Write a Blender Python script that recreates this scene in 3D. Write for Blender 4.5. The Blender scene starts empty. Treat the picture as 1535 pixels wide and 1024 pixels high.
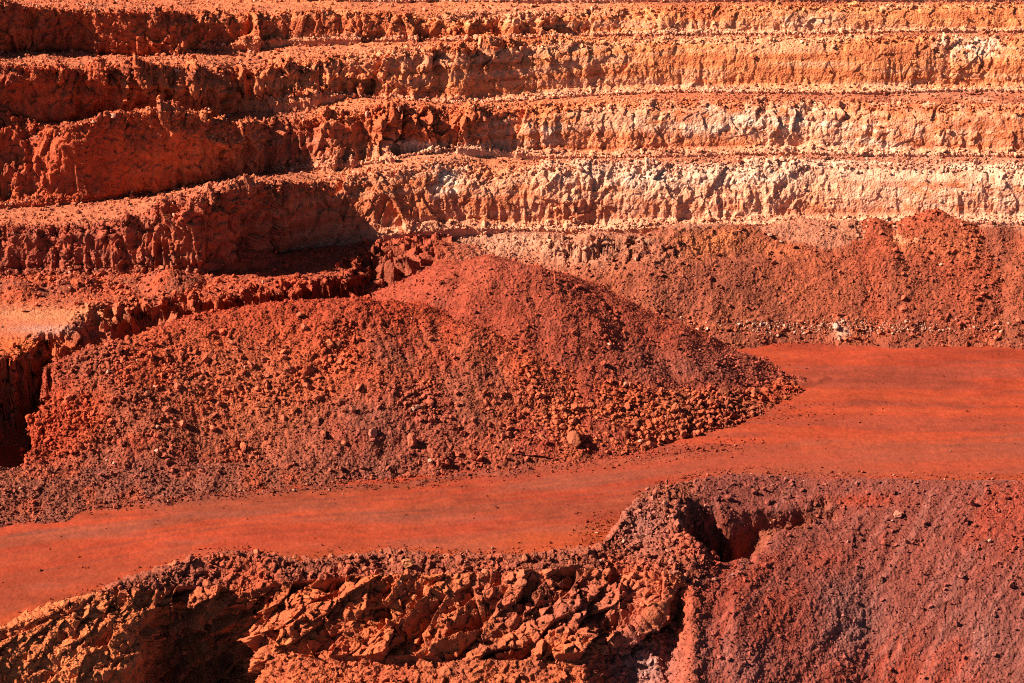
import bpy, math, random
import numpy as np

R = math.radians
scene = bpy.context.scene
F32 = np.float32

# ------------------------------------------------------------------ camera, sky, sun, exposure
CAM_Z, PITCH, FPX, IW, IH = 100.0, R(23.0), 2904.0, 1535.0, 1024.0
cam_data = bpy.data.cameras.new('camera')
cam = bpy.data.objects.new('camera', cam_data)
scene.collection.objects.link(cam)
cam.location = (0, 0, CAM_Z)
cam.rotation_euler = (math.pi / 2 - PITCH, 0, 0)
cam_data.sensor_width = 36.0
cam_data.sensor_fit = 'HORIZONTAL'
cam_data.lens = FPX / IW * 36.0
cam_data.clip_start, cam_data.clip_end = 1.0, 6000.0
scene.camera = cam

SUN_EL, SUN_FRONT = 38.0, 7.0           # sun from the left, raking along the wall
sx = -math.cos(R(SUN_EL)) * math.cos(R(SUN_FRONT))
sy = -math.cos(R(SUN_EL)) * math.sin(R(SUN_FRONT))
sz = math.sin(R(SUN_EL))
sun_data = bpy.data.lights.new('sun', 'SUN')
sun_data.energy = 5.0
sun_data.angle = R(0.5)
sun_data.color = (1.0, 0.93, 0.82)
sun = bpy.data.objects.new('sun', sun_data)
scene.collection.objects.link(sun)
from mathutils import Vector
sun.rotation_euler = Vector((sx, sy, sz)).to_track_quat('Z', 'Y').to_euler()
sun.location = (-80, 100, 150)

world = bpy.data.worlds.new('World')
scene.world = world
world.use_nodes = True
wn = world.node_tree
wn.nodes.clear()
sky = wn.nodes.new('ShaderNodeTexSky')
sky.sky_type = 'NISHITA'
sky.sun_disc = False
sky.sun_elevation = R(SUN_EL)
sky.air_density = 0.35            # thin dry air: a deep sky and hard shadows
sky.dust_density = 0.2
sky.sun_rotation = math.atan2(sx, sy)
bg = wn.nodes.new('ShaderNodeBackground')
bg.inputs['Strength'].default_value = 0.05
wo = wn.nodes.new('ShaderNodeOutputWorld')
wn.links.new(sky.outputs['Color'], bg.inputs['Color'])
wn.links.new(bg.outputs['Background'], wo.inputs['Surface'])

scene.view_settings.view_transform = 'Standard'
scene.view_settings.look = 'None'
scene.view_settings.exposure = 1.28
scene.view_settings.gamma = 1.0
scene.render.engine = 'CYCLES'
scene.cycles.max_bounces = 4
scene.cycles.diffuse_bounces = 1
scene.cycles.use_denoising = False
scene.cycles.filter_width = 1.05

# ------------------------------------------------------------------ camera maths used to lay the terrain out in metres
CP, SP = math.cos(PITCH), math.sin(PITCH)

def ray(px, py):
    dx = (np.asarray(px, float) - IW / 2) / FPX
    dy = (IH / 2 - np.asarray(py, float)) / FPX
    return dx, CP + dy * SP, -SP + dy * CP

def qof(py):                              # metres of fall per metre of depth along that line of sight
    _, ry, rz = ray(0, py)
    return -rz / ry

def at_z(px, py, z):
    dx, ry, rz = ray(px, py)
    t = (np.asarray(z, float) - CAM_Z) / rz
    return np.stack(np.broadcast_arrays(t * dx, t * ry, np.asarray(z, float) + 0 * t), -1)

def x_of(px, py, Y):
    dx, ry, rz = ray(px, py)
    return Y / ry * dx

def project(V):
    X, Y, Z = V[..., 0], V[..., 1], V[..., 2] - CAM_Z
    d = Y * CP - Z * SP
    u = Y * SP + Z * CP
    return IW / 2 + FPX * X / d, IH / 2 - FPX * u / d

# ------------------------------------------------------------------ noise
_rng = np.random.default_rng(7)
_T = _rng.random((64, 64, 64), dtype=F32)
_T = _T.ravel()
_W = _rng.random((64 ** 3, 3), dtype=F32)
_WX, _WY, _WZ = [np.ascontiguousarray(_W[:, i]) for i in range(3)]
_WID = _rng.random(64 ** 3, dtype=F32)

def vnoise(P, freq, seed=0):
    p = P.astype(F32) * F32(freq) if np.isscalar(freq) else P.astype(F32) * np.asarray(freq, F32)
    p = p + np.asarray([seed * 7.31 + .13, seed * 3.77 + .57, seed * 5.13 + .31], F32)
    i = np.floor(p).astype(np.int32)
    f = p - i
    f = f * f * f * (f * (f * 6 - 15) + 10)
    a, b = i & 63, (i + 1) & 63
    x0, x1 = a[..., 0] * 4096, b[..., 0] * 4096
    y0, y1 = a[..., 1] * 64, b[..., 1] * 64
    z0, z1 = a[..., 2], b[..., 2]
    fx, fy, fz = f[..., 0], f[..., 1], f[..., 2]
    c00 = _T[x0 + y0 + z0] * (1 - fx) + _T[x1 + y0 + z0] * fx
    c10 = _T[x0 + y1 + z0] * (1 - fx) + _T[x1 + y1 + z0] * fx
    c01 = _T[x0 + y0 + z1] * (1 - fx) + _T[x1 + y0 + z1] * fx
    c11 = _T[x0 + y1 + z1] * (1 - fx) + _T[x1 + y1 + z1] * fx
    c0 = c00 * (1 - fy) + c10 * fy
    c1 = c01 * (1 - fy) + c11 * fy
    return (c0 * (1 - fz) + c1 * fz) * 2 - 1

def fbm(P, freq, octaves=4, seed=0, gain=0.5):
    out, amp, f = 0, 1.0, np.asarray(freq, float)
    for o in range(octaves):
        out = out + amp * vnoise(P, f if f.ndim else float(f), seed + o * 3)
        amp *= gain
        f = f * 2.03
    return out

def worley(P, freq, seed=0):              # nearest and second nearest distance, and a random value of the nearest cell
    p = P.astype(F32) * (np.asarray(freq, F32))
    p = p + np.asarray([seed * 5.3 + .2, seed * 2.9 + .4, seed * 8.7 + .6], F32)
    shp = p.shape[:-1]
    p = p.reshape(-1, 3)
    F1 = np.full(len(p), 9, F32); F2 = np.full(len(p), 9, F32); ID = np.zeros(len(p), F32)
    i = np.floor(p).astype(np.int32)
    f = p - i
    for dx in (-1, 0, 1):
        for dy in (-1, 0, 1):
            for dz in (-1, 0, 1):
                k = ((i[:, 0] + dx) & 63) * 4096 + ((i[:, 1] + dy) & 63) * 64 + ((i[:, 2] + dz) & 63)
                d = (_WX[k] + dx - f[:, 0]) ** 2 + (_WY[k] + dy - f[:, 1]) ** 2 + (_WZ[k] + dz - f[:, 2]) ** 2
                near = d < F1
                F2 = np.where(near, F1, np.minimum(F2, d))
                ID = np.where(near, _WID[k], ID)
                F1 = np.where(near, d, F1)
    return np.sqrt(F1).reshape(shp), np.sqrt(F2).reshape(shp), ID.reshape(shp)

def facets(P, freq, seed=0, tilt=1.0):    # broken rock: every cell is a tilted plane with its own step; also the gap to the next cell
    p = P.astype(F32) * (np.asarray(freq, F32))
    p = p + np.asarray([seed * 5.3 + .2, seed * 2.9 + .4, seed * 8.7 + .6], F32)
    shp = p.shape[:-1]
    p = p.reshape(-1, 3)
    F1 = np.full(len(p), 9, F32); F2 = np.full(len(p), 9, F32)
    B = np.zeros(len(p), np.int32); V0 = np.zeros((3, len(p)), F32)
    i = np.floor(p).astype(np.int32)
    f = p - i
    for dx in (-1, 0, 1):
        for dy in (-1, 0, 1):
            for dz in (-1, 0, 1):
                k = ((i[:, 0] + dx) & 63) * 4096 + ((i[:, 1] + dy) & 63) * 64 + ((i[:, 2] + dz) & 63)
                a, b, c = _WX[k] + dx - f[:, 0], _WY[k] + dy - f[:, 1], _WZ[k] + dz - f[:, 2]
                d = a * a + b * b + c * c
                near = d < F1
                F2 = np.where(near, F1, np.minimum(F2, d))
                B = np.where(near, k, B)
                V0[0] = np.where(near, a, V0[0]); V0[1] = np.where(near, b, V0[1]); V0[2] = np.where(near, c, V0[2])
                F1 = np.where(near, d, F1)
    k2 = (B * 7 + 13) & (64 ** 3 - 1)
    t = ((_WX[k2] - .5) * V0[0] + (_WY[k2] - .5) * V0[1] + (_WZ[k2] - .5) * V0[2]) * 2 * tilt
    cid = _WID[B]
    return (cid - .5 + t).reshape(shp), (np.sqrt(F2) - np.sqrt(F1)).reshape(shp), cid.reshape(shp)

def sstep(a, b, x):
    t = np.clip((x - a) / (b - a), 0, 1)
    return t * t * (3 - 2 * t)

def smooth1(a, sig):
    r = int(sig * 3) + 1
    k = np.exp(-0.5 * (np.arange(-r, r + 1) / sig) ** 2)
    k /= k.sum()
    return np.convolve(np.pad(a, r, mode='edge'), k, mode='valid')

def knots(xs, table, sig=6.0):
    t = np.array(table, float)
    return smooth1(np.interp(xs, t[:, 0], t[:, 1]), sig / (xs[1] - xs[0]))

def normals(V):
    du = np.gradient(V, axis=1); dv = np.gradient(V, axis=0)
    n = np.cross(du, dv)
    n /= np.linalg.norm(n, axis=-1, keepdims=True) + 1e-9
    return n

def blur(A, k):
    for _ in range(k):
        B = np.pad(A, ((1, 1), (1, 1)) + ((0, 0),) * (A.ndim - 2), mode='edge')
        A = (B[:-2, 1:-1] + B[2:, 1:-1] + B[1:-1, :-2] + B[1:-1, 2:] + 2 * B[1:-1, 1:-1]) / 6
    return A

# ------------------------------------------------------------------ materials: mineral colour comes with the mesh, grain and relief from nodes
def earth(name, bump=0.5, grain=1.0, dist=0.10, rough=0.95, fine=9.0):
    m = bpy.data.materials.new(name)
    m.use_nodes = True
    nt = m.node_tree
    N, L = nt.nodes, nt.links
    b = N['Principled BSDF']
    b.inputs['Roughness'].default_value = rough
    b.inputs['Specular IOR Level'].default_value = 0.12
    att = N.new('ShaderNodeAttribute'); att.attribute_name = 'Col'
    tc = N.new('ShaderNodeTexCoord')
    n1 = N.new('ShaderNodeTexNoise'); n1.inputs['Scale'].default_value = 1.3; n1.inputs['Detail'].default_value = 8
    n1.inputs['Roughness'].default_value = 0.72
    mr = N.new('ShaderNodeMapRange'); mr.inputs['From Min'].default_value = .3; mr.inputs['From Max'].default_value = .7
    mr.inputs['To Min'].default_value = 1 - .30 * grain; mr.inputs['To Max'].default_value = 1 + .34 * grain
    mul = N.new('ShaderNodeMix'); mul.data_type = 'RGBA'; mul.blend_type = 'MULTIPLY'; mul.inputs['Factor'].default_value = 1
    L.new(tc.outputs['Object'], n1.inputs['Vector'])
    L.new(n1.outputs['Fac'], mr.inputs['Value'])
    L.new(att.outputs['Color'], mul.inputs['A']); L.new(mr.outputs['Result'], mul.inputs['B'])
    L.new(mul.outputs['Result'], b.inputs['Base Color'])
    n2 = N.new('ShaderNodeTexNoise'); n2.inputs['Scale'].default_value = fine * .35; n2.inputs['Detail'].default_value = 6
    n2.inputs['Roughness'].default_value = 0.7
    v = N.new('ShaderNodeTexVoronoi'); v.inputs['Scale'].default_value = fine * .4
    L.new(tc.outputs['Object'], n2.inputs['Vector']); L.new(tc.outputs['Object'], v.inputs['Vector'])
    sub = N.new('ShaderNodeMath'); sub.operation = 'SUBTRACT'
    L.new(n2.outputs['Fac'], sub.inputs[0]); L.new(v.outputs['Distance'], sub.inputs[1])
    bp = N.new('ShaderNodeBump'); bp.inputs['Strength'].default_value = bump; bp.inputs['Distance'].default_value = dist
    L.new(sub.outputs['Value'], bp.inputs['Height']); L.new(bp.outputs['Normal'], b.inputs['Normal'])
    return m

M_ROCK = earth('weathered_rock', .7, 1.0, .16)
M_LEDGE = earth('ledge_dust', .6, .8, .10)
M_HEAP = earth('broken_ore', .7, .9, .14)
M_DUST = earth('red_dust', .6, .75, .06, fine=6)
M_BOULDER = earth('boulder_stone', .5, .8, .10)

# ------------------------------------------------------------------ rocks
def ico(sub):
    import bmesh
    bm = bmesh.new()
    bmesh.ops.create_icosphere(bm, subdivisions=sub, radius=1.0)
    v = np.array([x.co[:] for x in bm.verts]); f = np.array([[q.index for q in p.verts] for p in bm.faces])
    bm.free()
    return v, f

def chipped(sub, count, seed):
    v0, f0 = ico(sub)
    rng = np.random.default_rng(seed)
    out = []
    for _ in range(count):
        v = v0.copy()
        for _ in range(11):
            n = rng.normal(size=3); n /= np.linalg.norm(n)
            d = rng.uniform(.42, .82)
            v = v - np.maximum(0, v @ n - d)[:, None] * n
        v += rng.normal(size=v.shape) * .025
        v /= np.abs(v).max()
        out.append(v)
    return np.array(out), f0

ROCK_S = chipped(1, 24, 3)                # small: icosahedra with chipped faces
ROCK_M = chipped(2, 24, 4)
ROCK_L = chipped(3, 24, 5)

def rand_rot(n, rng):
    q = rng.normal(size=(n, 4)); q /= np.linalg.norm(q, axis=1, keepdims=True)
    w, x, y, z = q.T
    return np.stack([1 - 2 * (y * y + z * z), 2 * (x * y - w * z), 2 * (x * z + w * y),
                     2 * (x * y + w * z), 1 - 2 * (x * x + z * z), 2 * (y * z - w * x),
                     2 * (x * z - w * y), 2 * (y * z + w * x), 1 - 2 * (x * x + y * y)], -1).reshape(n, 3, 3)

def make_rocks(pos, rad, col, tmpl, rng):
    T, f = tmpl
    n = len(pos)
    k = rng.integers(0, len(T), n)
    sc = np.stack([rng.uniform(.75, 1.3, n), rng.uniform(.6, 1.0, n), rng.uniform(.5, .9, n)], -1) * rad[:, None]
    v = np.einsum('nij,nvj->nvi', rand_rot(n, rng), T[k] * sc[:, None, :]) + pos[:, None, :]
    c = np.repeat(col[:, None, :], T.shape[1], 1)
    faces = (f[None] + (np.arange(n) * T.shape[1])[:, None, None]).reshape(-1, 3)
    return v.reshape(-1, 3), faces, c.reshape(-1, 3)

def scatter2(S, wfine, wmid, nf, nm, rmid, rsig, rmax, seed, pale=.01, rfine=.085):
    return (scatter(S, wfine, nf, rfine, .28, .2, seed, pale * .6, (.70, 1.15), .2, rmin=.05)
            + scatter(S, wmid, nm, rmid, rsig, rmax, seed + 1, pale, (.9, 1.6), .0, .36, rmin=.12))

def scatter(S, weight, n, rmed, rsig, rmax, seed, pale=0.03, bright=(.72, 1.35), sink=.15, mid=.45, rmin=.10):
    rng = np.random.default_rng(seed)
    V, C = S['V'].reshape(-1, 3), S['C'].reshape(-1, 3)
    w = (weight * S['A']).ravel().astype(float)
    cdf = np.cumsum(w); cdf /= cdf[-1]
    i = np.minimum(np.searchsorted(cdf, rng.random(n)), len(V) - 1)
    rad = np.clip(rmed * np.exp(rng.normal(size=n) * rsig), rmin, rmax)
    c = C[i] * rng.uniform(bright[0], bright[1], n)[:, None]
    p = rng.random(n) < pale
    c[p] = c[p] * .6 + np.array(PALE) * rng.uniform(.25, .6, p.sum())[:, None]
    pos = V[i] + rng.normal(size=(n, 3)) * .05
    pos[:, 2] += rad * (.5 - sink)
    big = rad > mid
    out = []
    if (~big).any(): out.append(make_rocks(pos[~big], rad[~big], c[~big], ROCK_S, rng))
    if big.any(): out.append(make_rocks(pos[big], rad[big], c[big], ROCK_M, rng))
    return out

# ------------------------------------------------------------------ mesh output
def link_mesh(name, mat, V, quads=None, C=None, tris=(), parent=None, smooth=True):
    vs, cs, loops, sizes, flat = [], [], [], [], []
    base = 0
    if V is not None and len(V):
        vs.append(V.reshape(-1, 3)); cs.append(C.reshape(-1, 3)); loops.append(quads.reshape(-1))
        sizes.append(np.full(len(quads), 4)); flat.append(np.full(len(quads), not smooth)); base = len(vs[0])
    for (v, f, c) in tris:
        vs.append(v); cs.append(c); loops.append((f + base).reshape(-1))
        sizes.append(np.full(len(f), 3)); flat.append(np.full(len(f), True)); base += len(v)
    v = np.concatenate(vs).astype(F32); c = np.concatenate(cs).astype(F32)
    lp = np.concatenate(loops).astype(np.int32); sz_ = np.concatenate(sizes).astype(np.int32)
    st = np.zeros(len(sz_), np.int32); st[1:] = np.cumsum(sz_)[:-1]
    me = bpy.data.meshes.new(name)
    me.vertices.add(len(v)); me.vertices.foreach_set('co', v.ravel())
    me.loops.add(len(lp)); me.loops.foreach_set('vertex_index', lp)
    me.polygons.add(len(sz_)); me.polygons.foreach_set('loop_start', st)
    me.update(calc_edges=True)
    a = me.attributes.new('Col', 'FLOAT_COLOR', 'POINT')
    a.data.foreach_set('color', np.concatenate([np.clip(c, 0, .95), np.ones((len(c), 1), F32)], 1).astype(F32).ravel())
    s = me.attributes.new('sharp_face', 'BOOLEAN', 'FACE')
    s.data.foreach_set('value', np.concatenate(flat))
    me.materials.append(mat)
    o = bpy.data.objects.new(name, me)
    scene.collection.objects.link(o)
    if parent: o.parent = parent
    return o

def grid_quads(ny, nx, keep=None):
    i = np.arange(ny * nx).reshape(ny, nx)
    q = np.stack([i[:-1, :-1], i[:-1, 1:], i[1:, 1:], i[1:, :-1]], -1)
    return q[keep] if keep is not None else q.reshape(-1, 4)

def compact(V, C, q):
    used = np.zeros(V.reshape(-1, 3).shape[0], bool); used[q.ravel()] = True
    idx = np.cumsum(used) - 1
    return V.reshape(-1, 3)[used], C.reshape(-1, 3)[used], idx[q]

def area(V):
    du = np.gradient(V, axis=1); dv = np.gradient(V, axis=0)
    return np.linalg.norm(np.cross(du, dv), axis=-1)

def tag(o, label=None, cat=None, group=None, kind=None):
    if label: o['label'] = label
    if cat: o['category'] = cat
    if group: o['group'] = group
    if kind: o['kind'] = kind
    return o

def empty(name, loc=(0, 0, 0)):
    o = bpy.data.objects.new(name, None)
    scene.collection.objects.link(o)
    o.location = loc
    return o

# ------------------------------------------------------------------ mineral colours (base colours; ORANGE and TAN lightened to offset raking sun)
PALE = (.75, .42, .27)
TAN = (.74, .325, .185)
ORANGE = (.69, .182, .064)
RUST = (.40, .066, .024)
RED = (.31, .037, .014)
BROWN = (.235, .056, .029)
PURPLE = (.205, .057, .037)
GREY = (.235, .105, .085)
A3 = lambda c: np.array(c, float)

def mixc(C, col, w):
    return C + (A3(col) - C) * np.clip(w, 0, 1)[..., None]

def blob(px, py, cx, cy, rx, ry):
    return np.exp(-((px - cx) / rx) ** 2 - ((py - cy) / ry) ** 2)

# ================================================================== THE PIT WALL: stacked terraces
xs = np.arange(-280, 1820, 1.15)
NX = len(xs)
# each terrace: its toe line, its crest line, how far it leans back, and how much its foot rises
TOE4 = [(-300, 405), (0, 412), (200, 411), (300, 412), (345, 403), (385, 392), (425, 381), (470, 373), (540, 360), (600, 351), (700, 342), (850, 346), (1024, 341), (1150, 336), (1300, 332), (1535, 334), (1850, 336)]
CR4 = [(-300, 365), (0, 349), (70, 344), (150, 339), (210, 328), (260, 310), (290, 297), (340, 285), (400, 276), (440, 277), (480, 279), (520, 268), (600, 256), (645, 249), (685, 251), (730, 262), (800, 251), (900, 246), (1024, 245), (1200, 241), (1300, 245), (1535, 248), (1850, 249)]
TOE3 = [(-300, 318), (0, 308), (100, 303), (190, 292), (240, 286), (300, 276), (360, 267), (400, 260), (450, 253), (555, 244), (610, 233), (680, 222), (740, 226), (800, 234), (900, 236), (1024, 233), (1200, 229), (1300, 231), (1535, 233), (1850, 234)]
CR3 = [(-300, 195), (0, 172), (50, 185), (85, 197), (120, 186), (165, 171), (260, 167), (300, 178), (330, 192), (370, 191), (410, 184), (460, 178), (520, 172), (600, 158), (690, 163), (780, 160), (900, 156), (1024, 153), (1250, 153), (1350, 157), (1535, 161), (1850, 162)]
TOE2 = [(-300, 190), (0, 184), (60, 184), (200, 181), (330, 176), (350, 166), (400, 158), (520, 143), (600, 149), (690, 156), (800, 148), (900, 141), (1024, 137), (1300, 139), (1450, 134), (1535, 136), (1850, 136)]
CR2 = [(-300, 110), (0, 98), (100, 105), (200, 100), (290, 101), (330, 110), (400, 105), (520, 88), (600, 78), (700, 74), (800, 66), (1024, 58), (1300, 56), (1535, 58), (1850, 60)]
TOE1 = [(-300, 90), (0, 77), (100, 75), (200, 79), (275, 78), (330, 70), (400, 63), (520, 60), (700, 60), (900, 51), (1024, 51), (1200, 50), (1400, 46), (1535, 46), (1850, 46)]
CR1 = [(-300, 5), (0, 8), (60, 13), (180, 19), (300, 21), (520, 23), (700, 22), (900, 17), (1100, 13), (1300, 11), (1535, 9), (1850, 8)]
TOE0 = [(-300, -12), (0, -8), (600, 2), (1535, -2), (1850, -2)]
CR0 = [(-300, -100), (1850, -95)]
TOEZ = {4: [(-300, 10.0), (0, 10.0), (300, 10), (440, 9.6), (480, 9.8), (540, 10.9), (600, 11.4), (700, 11.2), (850, 10.4), (1100, 10.5), (1535, 11.2), (1850, 11.5)],
        3: [(-300, 16.8), (0, 16.2), (200, 16.0), (330, 16.6), (400, 17.1), (450, 17.9), (555, 19.2), (620, 20.0), (690, 20.4), (800, 18.6), (900, 18.2), (1850, 18.1)],
        2: [(-300, 26.6), (0, 25.6), (200, 24.5), (330, 23.9), (365, 24.9), (400, 25.4), (520, 26.3), (600, 25.8), (700, 24.6), (1000, 24.7), (1850, 24.5)],
        1: [(-300, 34.0), (0, 32.8), (200, 31.5), (275, 30.9), (330, 31.8), (400, 32.2), (520, 32.1), (700, 31.6), (1850, 31.3)],
        0: [(-300, 36.5), (600, 35), (1850, 35)]}
LEAN = {4: [(-300, .4), (0, .45), (245, .40), (285, .05), (300, -.1), (440, -.1), (490, .55), (800, .75), (1850, .85)],
        3: [(-300, .5), (0, .6), (65, .55), (105, -.05), (220, -.13), (370, -.13), (430, .5), (560, .65), (800, .8), (1850, .9)],
        2: [(-300, -.18), (310, -.18), (370, .5), (520, .55), (800, .75), (1850, .85)],
        1: [(-300, -.18), (250, -.18), (340, .5), (700, .9), (1850, 1.0)],
        0: [(-300, .5), (1850, .5)]}
RELIEF = [(-300, 1), (300, 1), (500, .85), (700, .62), (1000, .34), (1850, .26)]
spec = {4: (TOE4, CR4), 3: (TOE3, CR3), 2: (TOE2, CR2), 1: (TOE1, CR1), 0: (TOE0, CR0)}
lines = {}
prevY = None
for k in (4, 3, 2, 1, 0):
    toe = knots(xs, spec[k][0], 5); cr = knots(xs, spec[k][1], 5)
    zt = knots(xs, TOEZ[k], 20)
    Yt = (CAM_Z - zt) / qof(toe)
    if k != 4:
        Yt = np.maximum(Yt, Yc + 1.6)
    Yt = smooth1(Yt, 4)
    s = knots(xs, LEAN[k], 20)
    q = qof(cr)
    h = (CAM_Z - zt - q * Yt) / (1 + q * s)
    h = np.maximum(h, 1.5)
    zc = zt + h; Yc = Yt + s * h
    lines[k] = dict(toe=np.stack([x_of(xs, toe, Yt), Yt, zt], -1), crest=np.stack([x_of(xs, cr, Yc), Yc, zc], -1))

def wall_colour(V, k, face):
    px, py = project(V)
    n1 = fbm(V, .10, 3, 11); n2 = fbm(V, .35, 3, 17); n3 = fbm(V * np.array([1, 1, 2.5]), .8, 3, 23)
    px = px + n1 * 45 + n2 * 14; py = py + n1 * 10 + n2 * 6
    C = np.empty(V.shape); C[:] = A3(ORANGE)
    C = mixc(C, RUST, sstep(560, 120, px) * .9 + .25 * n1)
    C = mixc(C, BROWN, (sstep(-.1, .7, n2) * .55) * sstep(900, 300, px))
    if k >= 3: C = mixc(C, TAN, sstep(700, 1250, px) * (.30 + .4 * n3))
    else: C = mixc(C, (.72, .225, .080), sstep(500, 1000, px) * (.5 + .4 * n3))
    if k == 4:
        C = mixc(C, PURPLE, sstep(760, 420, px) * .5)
        C = mixc(C, TAN, sstep(600, 1000, px) * (.45 + .5 * n2))
        C = mixc(C, PALE, sstep(700, 950, px) * sstep(285, 245, py) * .5)
        C = mixc(C, PALE, sstep(1150, 1450, px) * (.25 + .5 * n3))
    if k == 3:
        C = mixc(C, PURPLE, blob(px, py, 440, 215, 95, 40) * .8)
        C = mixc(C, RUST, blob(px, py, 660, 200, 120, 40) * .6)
    strata = fbm(V * np.array([.07, .07, 1.1]), 1.0, 4, 29)
    C = mixc(C, RUST, sstep(.05, .6, strata) * .45)
    C = mixc(C, TAN, sstep(.05, .6, -strata) * .4 * sstep(300, 800, px))
    pale = [(688, 278, 26, 24, .95), (1130, 172, 90, 14, .75), (1060, 190, 70, 9, .9), (1190, 165, 40, 18, .6), (800, 192, 22, 14, .8), (965, 268, 60, 14, .7),
            (1100, 258, 90, 12, .7), (1475, 72, 60, 16, .75), (1310, 218, 35, 9, .8), (1280, 192, 90, 7, .6), (650, 225, 50, 8, .5),
            (1200, 28, 60, 10, .4), (1040, 130, 60, 5, .4), (1450, 138, 90, 6, .5), (880, 260, 70, 20, .3)]
    for cx, cy, rx, ry, w in pale:
        C = mixc(C, PALE, blob(px, py, cx, cy, rx, ry) * w * (1.0 + .9 * n3))
    if k == 0: C = mixc(C, (.30, .15, .10), .6 + 0 * px)
    if not face:
        C = mixc(C, (.47, .135, .060), .6); C = mixc(C, BROWN, .08 + .3 * n2 + .4 * sstep(900, 1200, px))
    return C * (1 + .10 * n3)[..., None]

TERRACE = {
    4: ('lowest terrace of the pit wall, tallest pale tan face above the spoil bank', 'terrace'),
    3: ('third terrace from the top, white streaked face, big dark lobe at left', 'terrace'),
    2: ('terrace second from the top with a fluted orange face, deeply shaded at left', 'terrace'),
    1: ('uppermost full terrace of the pit wall with a low crumbly orange face', 'terrace'),
    0: ('high ground step above the topmost terrace, along the top edge of view', 'terrace')}
NF, NL = 110, 42
surfaces = {}
for k in (4, 3, 2, 1, 0):
    toe, cr = lines[k]['toe'], lines[k]['crest']
    v = np.linspace(0, 1, NF)[:, None]
    lean = .22 * sstep(0, .14, v) + .38 * v + .40 * v ** 4
    face = np.empty((NF, NX, 3))
    face[..., 0] = toe[:, 0] + (cr[:, 0] - toe[:, 0]) * lean
    face[..., 1] = toe[:, 1] + (cr[:, 1] - toe[:, 1]) * lean
    face[..., 2] = toe[:, 2] + (cr[:, 2] - toe[:, 2]) * v
    if k > 0:
        back = lines[k - 1]['toe'].copy()
    else:
        back = cr + np.array([0, 60, 12.0])
    back2 = back + np.array([0, 1.6, -.2])
    u = np.linspace(0, 1, NL)[:, None, None] ** 1.0
    led = cr[None] + (back2[None] - cr[None]) * u
    V = np.concatenate([np.concatenate([face[:1] - np.array([0, 0, 1.2])], 0), face, led[1:]], 0)
    isled = np.concatenate([np.zeros(NF + 1), sstep(0, .12, np.linspace(0, 1, NL))[1:]])[:, None] + np.zeros((1, NX))
    depth = V[..., 1] - cr[None, :, 1]
    isled = np.where(isled > 0, sstep(0.0, 1.5, depth), 0)
    vv = np.concatenate([[0], np.linspace(0, 1, NF), np.ones(NL - 1)])[:, None] + np.zeros((1, NX))
    n = blur(normals(V), 6)
    n *= -np.sign(n[NF // 2, NX // 2, 1]) * -1 if n[NF // 2, NX // 2, 1] > 0 else 1
    n /= np.linalg.norm(n, axis=-1, keepdims=True)
    px, py = project(V)
    rr = 1 - isled
    big = fbm(V, .13, 3, 5 + k) * .9 + fbm(V * np.array([1, 1, .35]), .32, 2, 9 + k) * .55
    fa, fe, cid = facets(V * np.array([1, 1, .5]) + fbm(V, .5, 2, 3)[..., None] * .4, .55, k, 1.3)
    ga, ge, gid = facets(V * np.array([1, 1, .7]) + fbm(V, 1.1, 2, 4)[..., None] * .2, 1.25, k + 7, 1.5)
    blocks = fa * .85 + np.minimum(fe, .12) * 1.2
    chips = ga * .38 + np.minimum(ge, .12) * .8
    flute = np.abs(vnoise(V * np.array([1, 1, .12]), .9, 31 + k)) * .8 + np.abs(vnoise(V * np.array([1, 1, .2]), 2.1, 37 + k)) * .35
    toeband = sstep(.0, .12, vv)
    fl = (sstep(.85, .6, vv) * (.35 + .65 * sstep(.2, -.2, fbm(V, .08, 2, 51 + k)))) * rr * toeband
    if k == 2: fl = fl * 1.3
    if k == 4: fl = np.clip(fl * 1.5, 0, 1.1) * (1 + .5 * sstep(700, 900, px)); blocks = blocks * (1 - .35 * sstep(700, 900, px))
    butt = facets(V * np.array([1, 1, .35]) + fbm(V, .25, 2, 6)[..., None] * 1.2, .15, k + 20, 1.3)[0] * sstep(280, 420, px) * (1 - .5 * sstep(850, 1250, px))
    amp = sstep(0, .1, vv) * .75 + .25
    D = rr * amp * (big + blocks * (1 - .55 * np.clip(fl, 0, 1)) + chips * (1 - .35 * np.clip(fl, 0, 1))) - fl * flute * .9
    P_ = {1: 283, 2: 328, 3: 392, 4: 300, 0: -900}[k]
    pj = px + fbm(V, .25, 2, 45 + k) * 10
    nose = sstep(P_ + 7, P_ - 7, pj) * (.35 + .65 * sstep(P_ - 240, P_ - 60, pj)) * {4: .7, 3: 1.1, 2: 1.2, 1: 1.1, 0: 0}[k]
    nose = nose + sstep(P_ + 150, P_ + 138, pj) * sstep(P_ - 20, P_ + 30, pj) * {4: 0, 3: 1.2, 2: .9, 1: .5, 0: 0}[k]
    D = D + rr * (.35 + .65 * amp) * (butt * (1.5 - .5 * sstep(700, 1000, px)) + nose * sstep(1.0, .72, vv) + nose * .35)
    D = D + isled * (fbm(V, .25, 3, 61) * .22 + chips * .25)
    D = D * knots(xs, RELIEF, 40)[None] * (.55 + .75 * sstep(-.5, .5, fbm(V, .055, 3, 41 + k)))
    V = V + n * D[..., None]
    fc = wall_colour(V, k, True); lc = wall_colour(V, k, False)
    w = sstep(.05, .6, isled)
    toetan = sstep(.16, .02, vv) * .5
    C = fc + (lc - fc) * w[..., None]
    C = mixc(C, TAN, toetan * sstep(200, 700, px))
    S = dict(V=V, C=C, A=area(V), vv=vv, led=isled, px=px, py=py, n=n)
    surfaces['t%d' % k] = S
    label, cat = TERRACE[k]
    root = empty('terrace', tuple(toe[NX // 2]))
    tag(root, label, cat, 'terraces of the pit wall')
    bpy.context.view_layer.update()
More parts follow.
